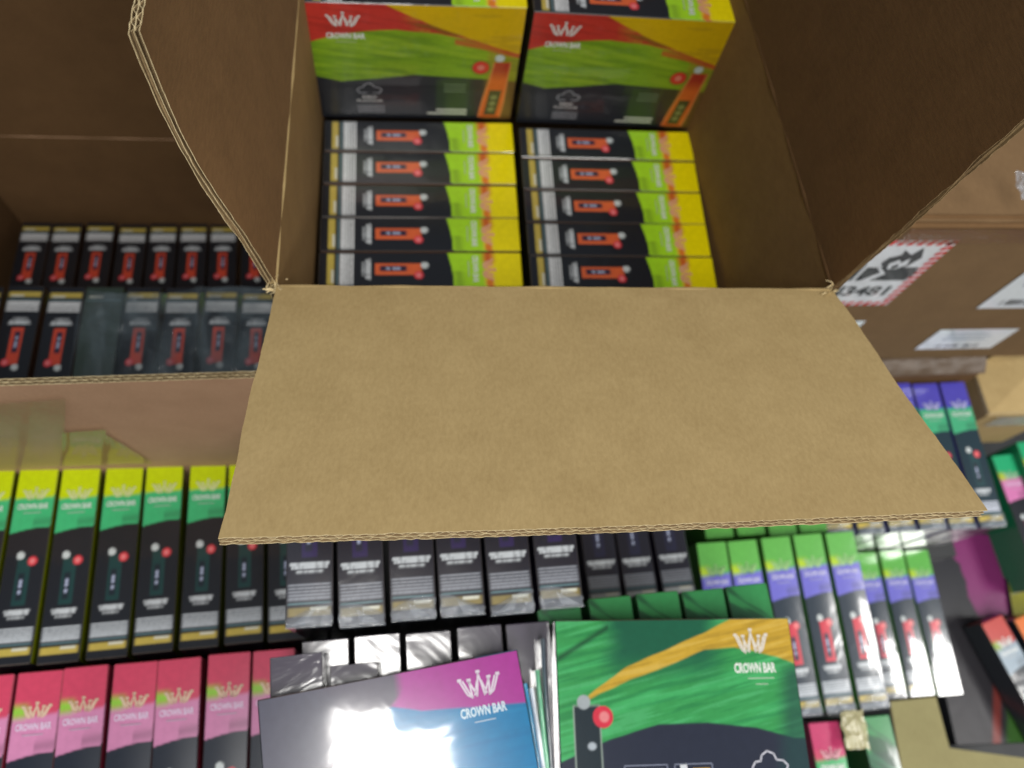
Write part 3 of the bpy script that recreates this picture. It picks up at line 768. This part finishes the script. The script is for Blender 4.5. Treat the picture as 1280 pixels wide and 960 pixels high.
gL1 = "boxes in the far lower row of the left carton"
row("trop_r", (-.5456, .4954, -1.0275), (-9.2, 4.9, 2.8), range(0, 9), lambda n_: "orange device box, %s from left in far row of the left carton" % ORD[n_], gL1, flip=True, tsc=.93)
gL2 = "boxes in the near upper row of the left carton"
idx = [0, 1, 3, 4, 5, 6, 7]
row("trop_r", (-.4632, .2880, -.8690), (-4.5, 3.2, .7), idx, lambda n_: "orange device box, %s from left in near row of the left carton" % ORD[n_ if n_ < 2 else n_ + 1], gL2, flip=True, tsc=.93)
row("trop_r", (-.4632, .2880, -.8690), (-4.5, 3.2, .7), [-1], lambda n_: "box cut by the left photo edge in the near row of the left carton", gL2, flip=True, tsc=.93)
row("grey_g", (-.4632, .2880, -.8690), (-4.5, 3.2, .7), [2], lambda n_: "plain dark green box with film glare between orange device boxes in the left carton", gL2, flip=True, tsc=1.02)
mb = MB()
FRM = row_frame((-.4632, .2880, -.8690), (-4.5, 3.2, .7))
def fn(a, b):
    x = (1.95 + a * 6.0) * .0435; y = .085 + b * (.118 - .006 * np.sin(a * 7)); z = .003 + .009 * fbm(a * 16 + b * 3, b * 6, 8) + .004 * np.maximum(0, np.sin(a * 22 + b * 3)) ** 4
    M = np.array(FRM)
    return np.stack([x, y, z], 1) @ M[:3, :3].T + M[:3, 3]
mb.grid(fn, 70, 24, lambda a, b: np.ones((len(a), 3)), sm=True)
o = mb.build("plastic_film", M_FILM_FAINT); tag(o, "crinkled clear plastic film lying over the near boxes in the left carton", "plastic film")

# ---------------------------------------------------------------- rows in front of the left carton
gC = "lime and green ended boxes in a row at the left"
row("lime", (-.4158, .0708, -.8729), (-6.2, 4.9, 2.6), range(-1, 7), lambda n_: ("lime and green ended black box cut by the left edge of the photo" if n_ == 0 else "lime and green ended black box, %s from the left edge in its row" % ORD[n_]), gC, tsc=.93)
gD = "red and pink ended boxes in the bottom left row"
row("pink", (-.4215, -.1475, -.861), (-1.5, 1.5, 1.7), range(0, 7), lambda n_: "red and pink ended box, %s from the left in the bottom left row" % ORD[n_], gD, pitch=.0437, tsc=.99)
gE = "film wrapped black boxes under the front flap"
row("viol", (-.1105, .0745, -.7165), (2, 1.0, 1.2), range(0, 6), lambda n_: "film wrapped black and violet box, %s from the left below the flap" % ORD[n_], gE, pitch=.0432, tsc=.95)
gE2 = "smaller looking black boxes under the middle of the flap"
row("black2", (.1960, .1005, -.932), (0, 0, 2.0), range(0, 3), lambda n_: "black grey-labelled box, %s of three left of the green and blue boxes" % ORD[n_], gE2, tsc=.95)
gF = "green and blue ended boxes with red devices"
row("greenp", (.3535, -.0330, -1.0), (5.0, -1.0, 1.4), range(0, 5), lambda n_: "green and blue ended film wrapped box, %s from the left beside the big green box" % ORD[n_], gF, tsc=.93)
gG = "three lower green and blue ended boxes with white glare"
row("greenp2", (.6713, -.0238, -1.198), (2.5, -2.0, .4), range(0, 3), lambda n_: "green and blue ended box with white glare, %s of the three lower ones" % ORD[n_], gG, tsc=.93)
gH = "blue and green ended boxes behind the corner of the flap"
row("blueg", (.59, .1862, -1.0201), (1.5, -2.2, .2), range(-1, 5), lambda n_: "blue box with white label end, %s from the left behind the flap's right corner" % ORD[n_], gH, tsc=.93)
row("greenp", (.3760, .1900, -1.016), (1.5, -1.0, .2), range(0, 4), lambda n_: "shaded green film wrapped box end, %s from the left just under the flap edge" % ORD[n_], "green wrapped box ends just under the flap edge", flip=True, tsc=.93)

# dark plain boxes under the blue one
gg = "plain grey wrapped boxes behind the big blue box"
row("grey", (-.0950, -.1460, -.752), (4.0, 0, 1.5), range(0, 5), lambda n_: "plain grey wrapped box end, %s from the left behind the blue box" % ORD[n_], gg, pitch=.0443, tsc=.95)
F1 = pz(343, 838, -.700); 
for k, (u, v, w_) in enumerate(((344, 820, 1.0), (412, 832, .93))):
    p = pz(u, v, -.704)
    M = Matrix.Translation(Vector((p.x + .021, p.y - W * .4, p.z))) @ Matrix.Rotation(R(3 - 2 * k), 4, 'Z')
    place_box("grey", M, ("leftmost plain grey wrapped box end touching the big blue box", "small plain grey box end right of the leftmost grey one")[k], gg, (w_, .4, .2))
# five green ends behind the big green box
p = pz(672, 765, -.764)
row("grdk", (.1185, -.1240, -.764), (0, 0, 2.2), range(0, 5), lambda n_: "dark brushed green box end, %s from the left just behind the big green box" % ORD[n_], "green box ends behind the big green box", pitch=.0464, tsc=1.0)

# big flat boxes (front face up): local x->Z, y->X, z->Y
def flat_box(key, x, y, z, label, rz=0, tx=0, ty=0, s=(1, 1, 1), group=None):
    B = Matrix(((0, 1, 0, 0), (0, 0, 1, 0), (1, 0, 0, 0), (0, 0, 0, 1)))
    M = Matrix.Translation(Vector((x, y, z))) @ Euler((R(tx), R(ty), R(rz)), 'XYZ').to_matrix().to_4x4() @ B @ Matrix.Translation(Vector((-T / 2, 0, 0)))
    o = place_box(key, M, label, group, s); return o
flat_box("green_front", .1192, .0695, -.7165, "large green and gold box with white crown lying face up at the bottom", rz=-2.6, group=None)
flat_box("blue_front", -.1240, .0205, -.688, "large grey, magenta and blue box with bright glare lying face up at the bottom", rz=7.0, tx=0.5, s=(1, .975, 1))
# stack below the green box and thin wrapped packs standing in the gap
for k in range(3):
    flat_box("green_front", .1145 - .004 * k, .0560 - .004 * k, -.7600 - .0432 * k - .001, ("green box directly under the large green box, only its edge seen", "second green box under the large green box, only its edge seen", "lowest green box under the large green box, only its edge seen")[k], rz=-2.6 + .5 * k, group="flat boxes stacked under the large green box")
packs = [((.36, .50, .60), .0870, 8, "pale blue"), ((.02, .22, .40), .0915, 6, "dark blue"), ((.66, .68, .74), .0965, 4, "white"), ((.16, .50, .28), .1020, 1, "pale green"), ((.05, .07, .09), .1070, -1, "black")]
for k, (c, x, rz, nm) in enumerate(packs):
    mb = MB(); Mx = Matrix.Translation(Vector((x, 0, 0))) @ Matrix.Rotation(R(rz), 4, 'Z')
    y1 = (.030, .020, .016, .030, .055)[k]
    mb.grid(lambda a, b: np.stack([(a - .5) * .0036 + .0005 * np.sin(b * 8 + k), -.19 + b * (.19 + y1), 0 * a - .002 * (1 - np.sin(a * math.pi)) + .0008 * vnoise(b * 20, a, k)], 1), 4, 40,
            lambda a, b: np.array(c)[None] * (.55 + .9 * vnoise(b * 9, a * 2, k))[:, None], sm=True)
    mb.quad([(-.0018, -.19, -.002), (-.0018, y1, -.002), (-.0018, y1, -.12), (-.0018, -.19, -.12)], c)
    mb.quad([(.0018, -.19, -.002), (.0018, y1, -.002), (.0018, y1, -.12), (.0018, -.19, -.12)], c)
    mb.quad([(-.0018, y1, -.002), (.0018, y1, -.002), (.0018, y1, -.12), (-.0018, y1, -.12)], c)
    mb.quad([(-.0018, -.19, -.002), (.0018, -.19, -.002), (.0018, -.19, -.12), (-.0018, -.19, -.12)], c)
    o = mb.build("wrapped_pack", M_PRINT_WRAP); o.matrix_world = Matrix.Translation(Vector((0, 0, -.716))) @ Mx
    tag(o, nm + " thin wrapped pack on edge between the big blue and big green boxes", "pack", "thin packs on edge between the big boxes")

# ---------------------------------------------------------------- right hand clutter
def M_from(u, v, z, rz): return Matrix.Translation(pz(u, v, z)) @ Matrix.Rotation(R(rz), 4, 'Z')
def upright_at(key, uL, vL, uR, vR, z, rz, label, group=None, s=(1, 1, 1)):
    """upright box whose far top edge runs from (uL,vL) to (uR,vR) seen at height z"""
    a = pz(uL, vL, z); b = pz(uR, vR, z); m_ = (a + b) / 2
    M = Matrix.Translation(m_) @ Matrix.Rotation(R(rz), 4, 'Z') @ Matrix.Translation(Vector((0, -W * s[1], 0)))
    place_box(key, M, label, group, s)
gI = "green and pink ended boxes at the right edge"
upright_at("gpink", 1237, 569, 1268, 568, -1.165, 4, "green and pink ended box at the right edge below the small open flap", gI, (.93, 1, 1))
upright_at("gpink", 1268, 552, 1299, 551, -1.15, 4, "green ended box cut by the right edge of the photo", gI, (.93, 1, 1))
upright_at("magg", 1009, 905, 1050, 900, -1.005, 0, "small looking magenta and green ended box right of the big green box", "box ends at the bottom right", (.95, 1, 1))
upright_at("grdk", 1073, 897, 1112, 893, -1.005, 1, "dark green ended box left of the khaki card at the bottom right", "box ends at the bottom right", (.95, 1, 1))
# magenta and black front lying flat, rotated a quarter turn
B = Matrix(((0, 0, 1, 0), (0, -1, 0, 0), (1, 0, 0, 0), (0, 0, 0, 1)))    # local x->Z, y->-Y, z->X
pm = pz(1247, 668, -1.235)
M = Matrix.Translation(pm) @ Matrix.Rotation(R(-3), 4, 'Z') @ Matrix.Identity(4)
Bq = Matrix(((0, 0, 1, 0), (0, 1, 0, 0), (1, 0, 0, 0), (0, 0, 0, 1)))
Bq = Matrix(((0, 0, 1, 0), (0, -1, 0, 0), (1, 0, 0, 0), (0, 0, 0, 1)))
def sideways(key, u, v, z, rz, label, s=(1, 1, 1), group=None):
    # local x->Z, local z->X, local y->Y
    Bs = Matrix(((0, 0, 1, 0), (0, 1, 0, 0), (-1, 0, 0, 0), (0, 0, 0, 1)))
    return None
# front face is +x; want +x -> Z, +z -> X, so y must map to Y x ... (proper rotation: y -> Y)
# x->Z, y->Y?, z->X has determinant -1, so y -> -Y
def quarter(key, u, v, z, rz, label, s=(1, 1, 1), group=None):
    Bq = Matrix(((0, 0, 1, 0), (0, 1, 0, 0), (1, 0, 0, 0), (0, 0, 0, 1)))
    Bq = Matrix(((0, 0, 1, 0), (0, -1, 0, 0), (1, 0, 0, 0), (0, 0, 0, 1)))
    det = Bq.to_3x3().determinant()
    if det < 0: Bq = Matrix(((0, 0, 1, 0), (0, 1, 0, 0), (-1, 0, 0, 0), (0, 0, 0, 1)))
    M = Matrix.Translation(pz(u, v, z)) @ Matrix.Rotation(R(rz), 4, 'Z') @ Bq @ Matrix.Translation(Vector((-T / 2, 0, 0)))
    place_box(key, M, label, group, s)
quarter("mag_front", 1247, 667, -1.235, -2, "black and magenta box lying flat at the right, behind the white glare boxes")
flat_key = "olive"
OLV = dict(end=(.26, .24, .01), second=(.20, .20, .01), base=(.20, .19, .01), device=None, ball=False, text=False, letters=False, lab=(.22, .2, .02), gold=(.2, .18, .02))
proto("olive", OLV, lambda p, q_: np.array((.22, .21, .012))[None] * (.8 + .4 * fbm(p * 6, q_ * 5, 3))[:, None], (40, 30), M_PRINT_FLAT)
pO = pz(1249, 664, -1.228)
flat_box("olive", pO.x, pO.y, -1.228, "olive yellow box lying flat at the right edge of the photo", rz=-8)
DRK = dict(GREY, end=(.03, .05, .03))
def front_dark(p, q_):
    C = np.tile(np.array((.014, .012, .018)), (len(p), 1)).astype(float)
    m = smooth(-.02, .02, (p - .50) - .25 * (q_ - .5) + .05 * (fbm(p * 5, q_ * 5, 1) - .5))
    C = C * (1 - m[:, None]) + np.array((.03, .12, .01))[None] * m[:, None]
    m = smooth(.04, .02, np.abs((p - .43) - .25 * (q_ - .5)))
    C = C * (1 - m[:, None]) + np.array((.18, .02, .015))[None] * m[:, None]
    return C
proto("dark_front", DRK, front_dark, (60, 45), print_mat("dull_card", .6, .12, .3, 1.4, .2))
pD = pz(1160, 772, -1.23)
flat_box("dark_front", pD.x, pD.y, -1.23, "dark box front with red and green sweep lying flat under the bottom right boxes", rz=-2, s=(1, 1, 1.15))
gR = "angled boxes at the bottom right"
upright_at("redg", 1222, 776, 1257, 773, -1.18, 17, "red and green ended box leaning sideways at the bottom right edge", gR, (.95, 1, .28))
upright_at("orng", 1262, 771, 1300, 768, -1.18, 16, "orange ended box cut by the right edge at the bottom right", gR, (1.0, 1, .28))

# khaki card flap at the bottom right
M_KHAKI = card_mat("khaki_board", (.30, .27, .13), (.24, .21, .10))
mb = MB(); zc = -1.10
poly = [pz(u, v, zc) for u, v in ((1113, 877), (1170, 871), (1187, 935), (1290, 949), (1300, 1010), (1136, 1010))]
top = [(p.x, p.y, zc) for p in poly]; bot = [(p.x, p.y, zc - .004) for p in poly]
mb.quad(top[::-1], m=0); mb.quad(bot, m=0)
for i in range(6): mb.quad([top[i], top[(i + 1) % 6], bot[(i + 1) % 6], bot[i]], m=1)
o = mb.build("card_flap", [M_KHAKI, M_EDGE]); tag(o, "khaki L shaped piece of cardboard at the bottom right", "cardboard")
# crumpled tape piece
mb = MB(); c0 = pz(1066, 915, -.995)
def fn(a, b):
    return np.stack([c0.x + (a - .5) * .030 + .004 * vnoise(b * 5, a, 3), c0.y + (b - .5) * .042 + .004 * vnoise(a * 5, b, 7), c0.z + .007 * fbm(a * 3, b * 3, 2)], 1)
mb.grid(fn, 24, 26, lambda a, b: np.ones((len(a), 3)), sm=True)
o = mb.build("crumpled_tape", film_mat("yellowed_tape", (.50, .46, .26), .8, .25, .3)); tag(o, "crumpled yellowish piece of tape between two box ends at the bottom", "tape")

# ---------------------------------------------------------------- labelled carton at the right
YF = .42
sc = empty("shipping_carton", (.62, .62, -1.0))
tag(sc, "closed brown carton with a lithium battery label at the right, behind the upright flap", "carton")
zt = py(1200, 283, YF).z; zb = py(1150, 447, YF).z
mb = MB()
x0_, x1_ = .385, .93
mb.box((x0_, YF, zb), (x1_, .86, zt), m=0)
o = mb.build("carton_body", [M_CARD_IN_SHADE if False else card_mat("kraft_board_shade", (.205, .125, .060), (.155, .092, .044))]); world_child(o, sc)
mb = MB(); bead(mb, (x0_, YF + .001, zt), (x1_, YF + .001, zt), .0035, m=0); bead(mb, (x0_, YF + .012, zt), (x1_, YF + .010, zt + .001), .0022, m=0)
o = mb.build("crease", [M_CARD_IN_SHADE]); world_child(o, sc)
# hazard label
def lab(pts2, c0=(.72, .74, .78)): pass
mb = MB()
xr = py(1153, 340, YF).x; zt_l = py(1198, 299, YF).z; zb_l = py(1108, 380, YF).z; hl = zt_l - zb_l; wl = hl * 1.08; xl = xr - wl
def tl(x, z): return (xl + x * wl, YF - .0012, zb_l + z * hl)
mb.quad([tl(0, 0), tl(1, 0), tl(1, 1), tl(0, 1)], (.70, .72, .76))
def tl2(x, z): return (xl + x * wl, YF - .0016, zb_l + z * hl)
bw = .07; nst = 14
RED = (.60, .015, .02); INK = (.02, .02, .022)
for k in range(nst):
    s0 = k / nst; s1 = s0 + .58 / nst; sk = .03
    for z0_ in (0, 1 - bw):
        mb.quad([tl2(s0, z0_), tl2(s1, z0_), tl2(min(1, s1 + sk), z0_ + bw), tl2(s0 + sk, z0_ + bw)], RED)
    for xx in (0, 1 - bw):
        if .04 < s0 < .93: mb.quad([tl2(xx, s0), tl2(xx + bw, s0 + sk), tl2(xx + bw, s1 + sk), tl2(xx, s1)], RED)
# batteries and flame
def rect(x0, z0, x1, z1, c=INK, f=tl2): mb.quad([f(x0, z0), f(x1, z0), f(x1, z1), f(x0, z1)], c)
def tl3(x, z): return (xl + x * wl, YF - .0020, zb_l + z * hl)
rect(.14, .42, .30, .68); rect(.18, .68, .26, .72); rect(.33, .42, .50, .68); rect(.37, .68, .45, .72); rect(.53, .42, .92, .62); rect(.92, .47, .94, .57)
mb.quad([tl3(.56, .42), tl3(.66, .55), tl3(.60, .62), tl3(.63, .62), tl3(.71, .53), tl3(.63, .42)], (.70, .72, .76))
flame = [(.66, .60), (.60, .68), (.62, .76), (.69, .80), (.68, .87), (.76, .80), (.80, .90), (.86, .76), (.82, .64), (.76, .58)]
mb.strip(flame + [flame[0]], .022 * 1, INK, lambda x, z: tl3(x, z)) if False else None
mb.quad([tl2(x, z) for x, z in flame], INK)
mb.quad([tl3(x, z) for x, z in ((.68, .60), (.66, .68), (.71, .74), (.74, .69), (.78, .76), (.80, .66), (.75, .60))], (.70, .72, .76))
mb.quad([tl3(x, z) for x, z in ((.71, .60), (.70, .64), (.73, .68), (.75, .63))], INK)
put_text(mb, "UN3481", .56, .17, .64, .16, INK, tl2, .03)
o = mb.build("hazard_label", print_mat("label_paper", .4, .4, .05)); world_child(o, sc)
o['label'] = "white label with red hatched border and battery symbol"
def paper(pts, name="address_label", lines=3):
    mb = MB(); P = [py(u, v, YF) for u, v in pts]
    # keep it a true rectangle on the carton's face
    xs = [p.x for p in P]; zs = [p.z for p in P]
    X0, X1, Z0, Z1 = (xs[0] + xs[3]) / 2, (xs[1] + xs[2]) / 2, (zs[0] + zs[1]) / 2, (zs[2] + zs[3]) / 2
    f = lambda x, z, d=.0012: (X0 + x * (X1 - X0), YF - d, Z0 + z * (Z1 - Z0))
    mb.quad([f(0, 0), f(1, 0), f(1, 1), f(0, 1)], (.72, .76, .82))
    for k in range(lines):
        zz = .80 - k * .16
        mb.quad([f(.18, zz, .0016), f(.18 + random.uniform(.4, .7), zz, .0016), f(.7, zz + .07, .0016), f(.18, zz + .07, .0016)], (.35, .42, .52))
    if lines:
        for k in range(26):
            if random.random() < .6: mb.quad([f(.2 + k * .022, .10, .0016), f(.2 + k * .022 + random.uniform(.006, .016), .10, .0016), f(.2 + k * .022 + .012, .26, .0016), f(.2 + k * .022, .26, .0016)], (.08, .08, .10))
    o = mb.build(name, bpy.data.materials["label_paper"]); world_child(o, sc); return o
paper([(1143, 436), (1234, 434), (1278, 410), (1176, 411)])
paper([(1216, 384), (1320, 384), (1390, 340), (1288, 338)], lines=2)
paper([(1062, 407), (1074, 407), (1083, 400), (1070, 400)], lines=0)
# brown tape across the top edge
tape(sc, [Vector((.50, YF - .001, zt - .028)), Vector((x1_, YF - .001, zt - .030)), Vector((x1_, YF - .001, zt - .002)), Vector((.50, YF - .001, zt - .002))], .0012, "packing_tape", film_mat("brown_tape", (.25, .12, .07), .45, .3, .15), 5)
# torn clear film fleck sticking up
mb = MB(); c1 = pz(1277, 235, -.60)
mb.grid(lambda a, b: np.stack([c1.x + (a - .5) * .018 + .004 * vnoise(b * 4, a, 1), c1.y + (b - .5) * .030, c1.z + .010 * fbm(a * 4, b * 4, 3)], 1), 8, 12, lambda a, b: np.ones((len(a), 3)))
o = mb.build("film_scrap", M_FILM); tag(o, "torn scrap of pale film on top of the labelled carton at the right edge", "film")

# brown wrapped pack beneath the labelled carton
mb = MB()
p0 = pz(1098, 468, -.985)
def fnb(a, b):
    x = p0.x + a * .16; y = p0.y - .004 + b * .045
    return np.stack([x, y, -.985 + .012 * np.sin(b * math.pi) + .008 * fbm(a * 7, b * 5, 3)], 1)
mb.grid(fnb, 40, 14, lambda a, b: np.ones((len(a), 3)), sm=True)
mb.box((p0.x, p0.y, -1.2), (p0.x + .16, p0.y + .04, -.99), m=1)
o = mb.build("taped_bundle", [plain("brown_wrapping", (.10, .065, .04), .5), M_CARD_IN_SHADE]); tag(o, "brown film wrapped bundle squeezed under the labelled carton", "bundle")

# small carton corner with open flap at the right
tc_ = empty("small_carton", (1.0, .45, -1.1)); tag(tc_, "light brown carton corner with folded flap at the right edge, below the white labels", "carton")
zc = -1.02
P = [pz(1237, 517, zc), pz(1217, 458, zc), pz(1250, 441, zc + .02), pz(1330, 425, zc + .03), pz(1330, 512, zc)]
mb = MB(); mb.quad([tuple(p) for p in P[::-1]], m=0, uv=[(0, 0), (.1, 0), (.1, .1), (.05, .1), (0, .1)])
mb.quad([tuple(p - Vector((0, 0, .006))) for p in P], m=0)
for i in range(5): mb.quad([tuple(P[i]), tuple(P[(i + 1) % 5]), tuple(P[(i + 1) % 5] - Vector((0, 0, .006))), tuple(P[i] - Vector((0, 0, .006)))], m=1)
o = mb.build("flap", [M_CARD, M_EDGE]); world_child(o, tc_)
mb = MB(); a0 = P[0]; a1 = P[4]
mb.box((a0.x, a0.y - .001, -1.16), (a1.x, a0.y + .16, zc - .007), m=0); o = mb.build("carton_body", [M_CARD, M_EDGE]); world_child(o, tc_)
tape(tc_, [Vector((a0.x + .02, a0.y - .003, zc - .045)), Vector((a1.x, a0.y - .003, zc - .045)), Vector((a1.x, a0.y - .003, zc - .005)), Vector((a0.x + .02, a0.y - .003, zc - .005))], .001, "packing_tape", M_FILM, 6)

# ---------------------------------------------------------------- floor and shelves that carry it all
mb = MB(); mb.quad([(-4, -4, -1.42), (4, -4, -1.42), (4, 4, -1.42), (-4, 4, -1.42)]); o = mb.build("floor", M_FLOOR); tag(o, kind="structure")
o['label'] = "dark floor under the cartons"
def shelf(lo, hi):
    mb = MB(); mb.box(lo, hi); o = mb.build("shelf", M_FLOOR); tag(o, kind="structure"); return o
shelf((-.60, -.17, -1.41), (-.112, .270, -1.075))
shelf((-.108, -.20, -1.41), (.34, .290, -1.10))
shelf((.345, -.28, -1.41), (.58, .40, -1.185))
shelf((.585, .18, -1.41), (.86, .40, -1.21))
shelf((.59, -.15, -1.41), (1.3, .17, -1.375))
shelf((-.60, .28, -1.41), (.37, .80, -1.21))
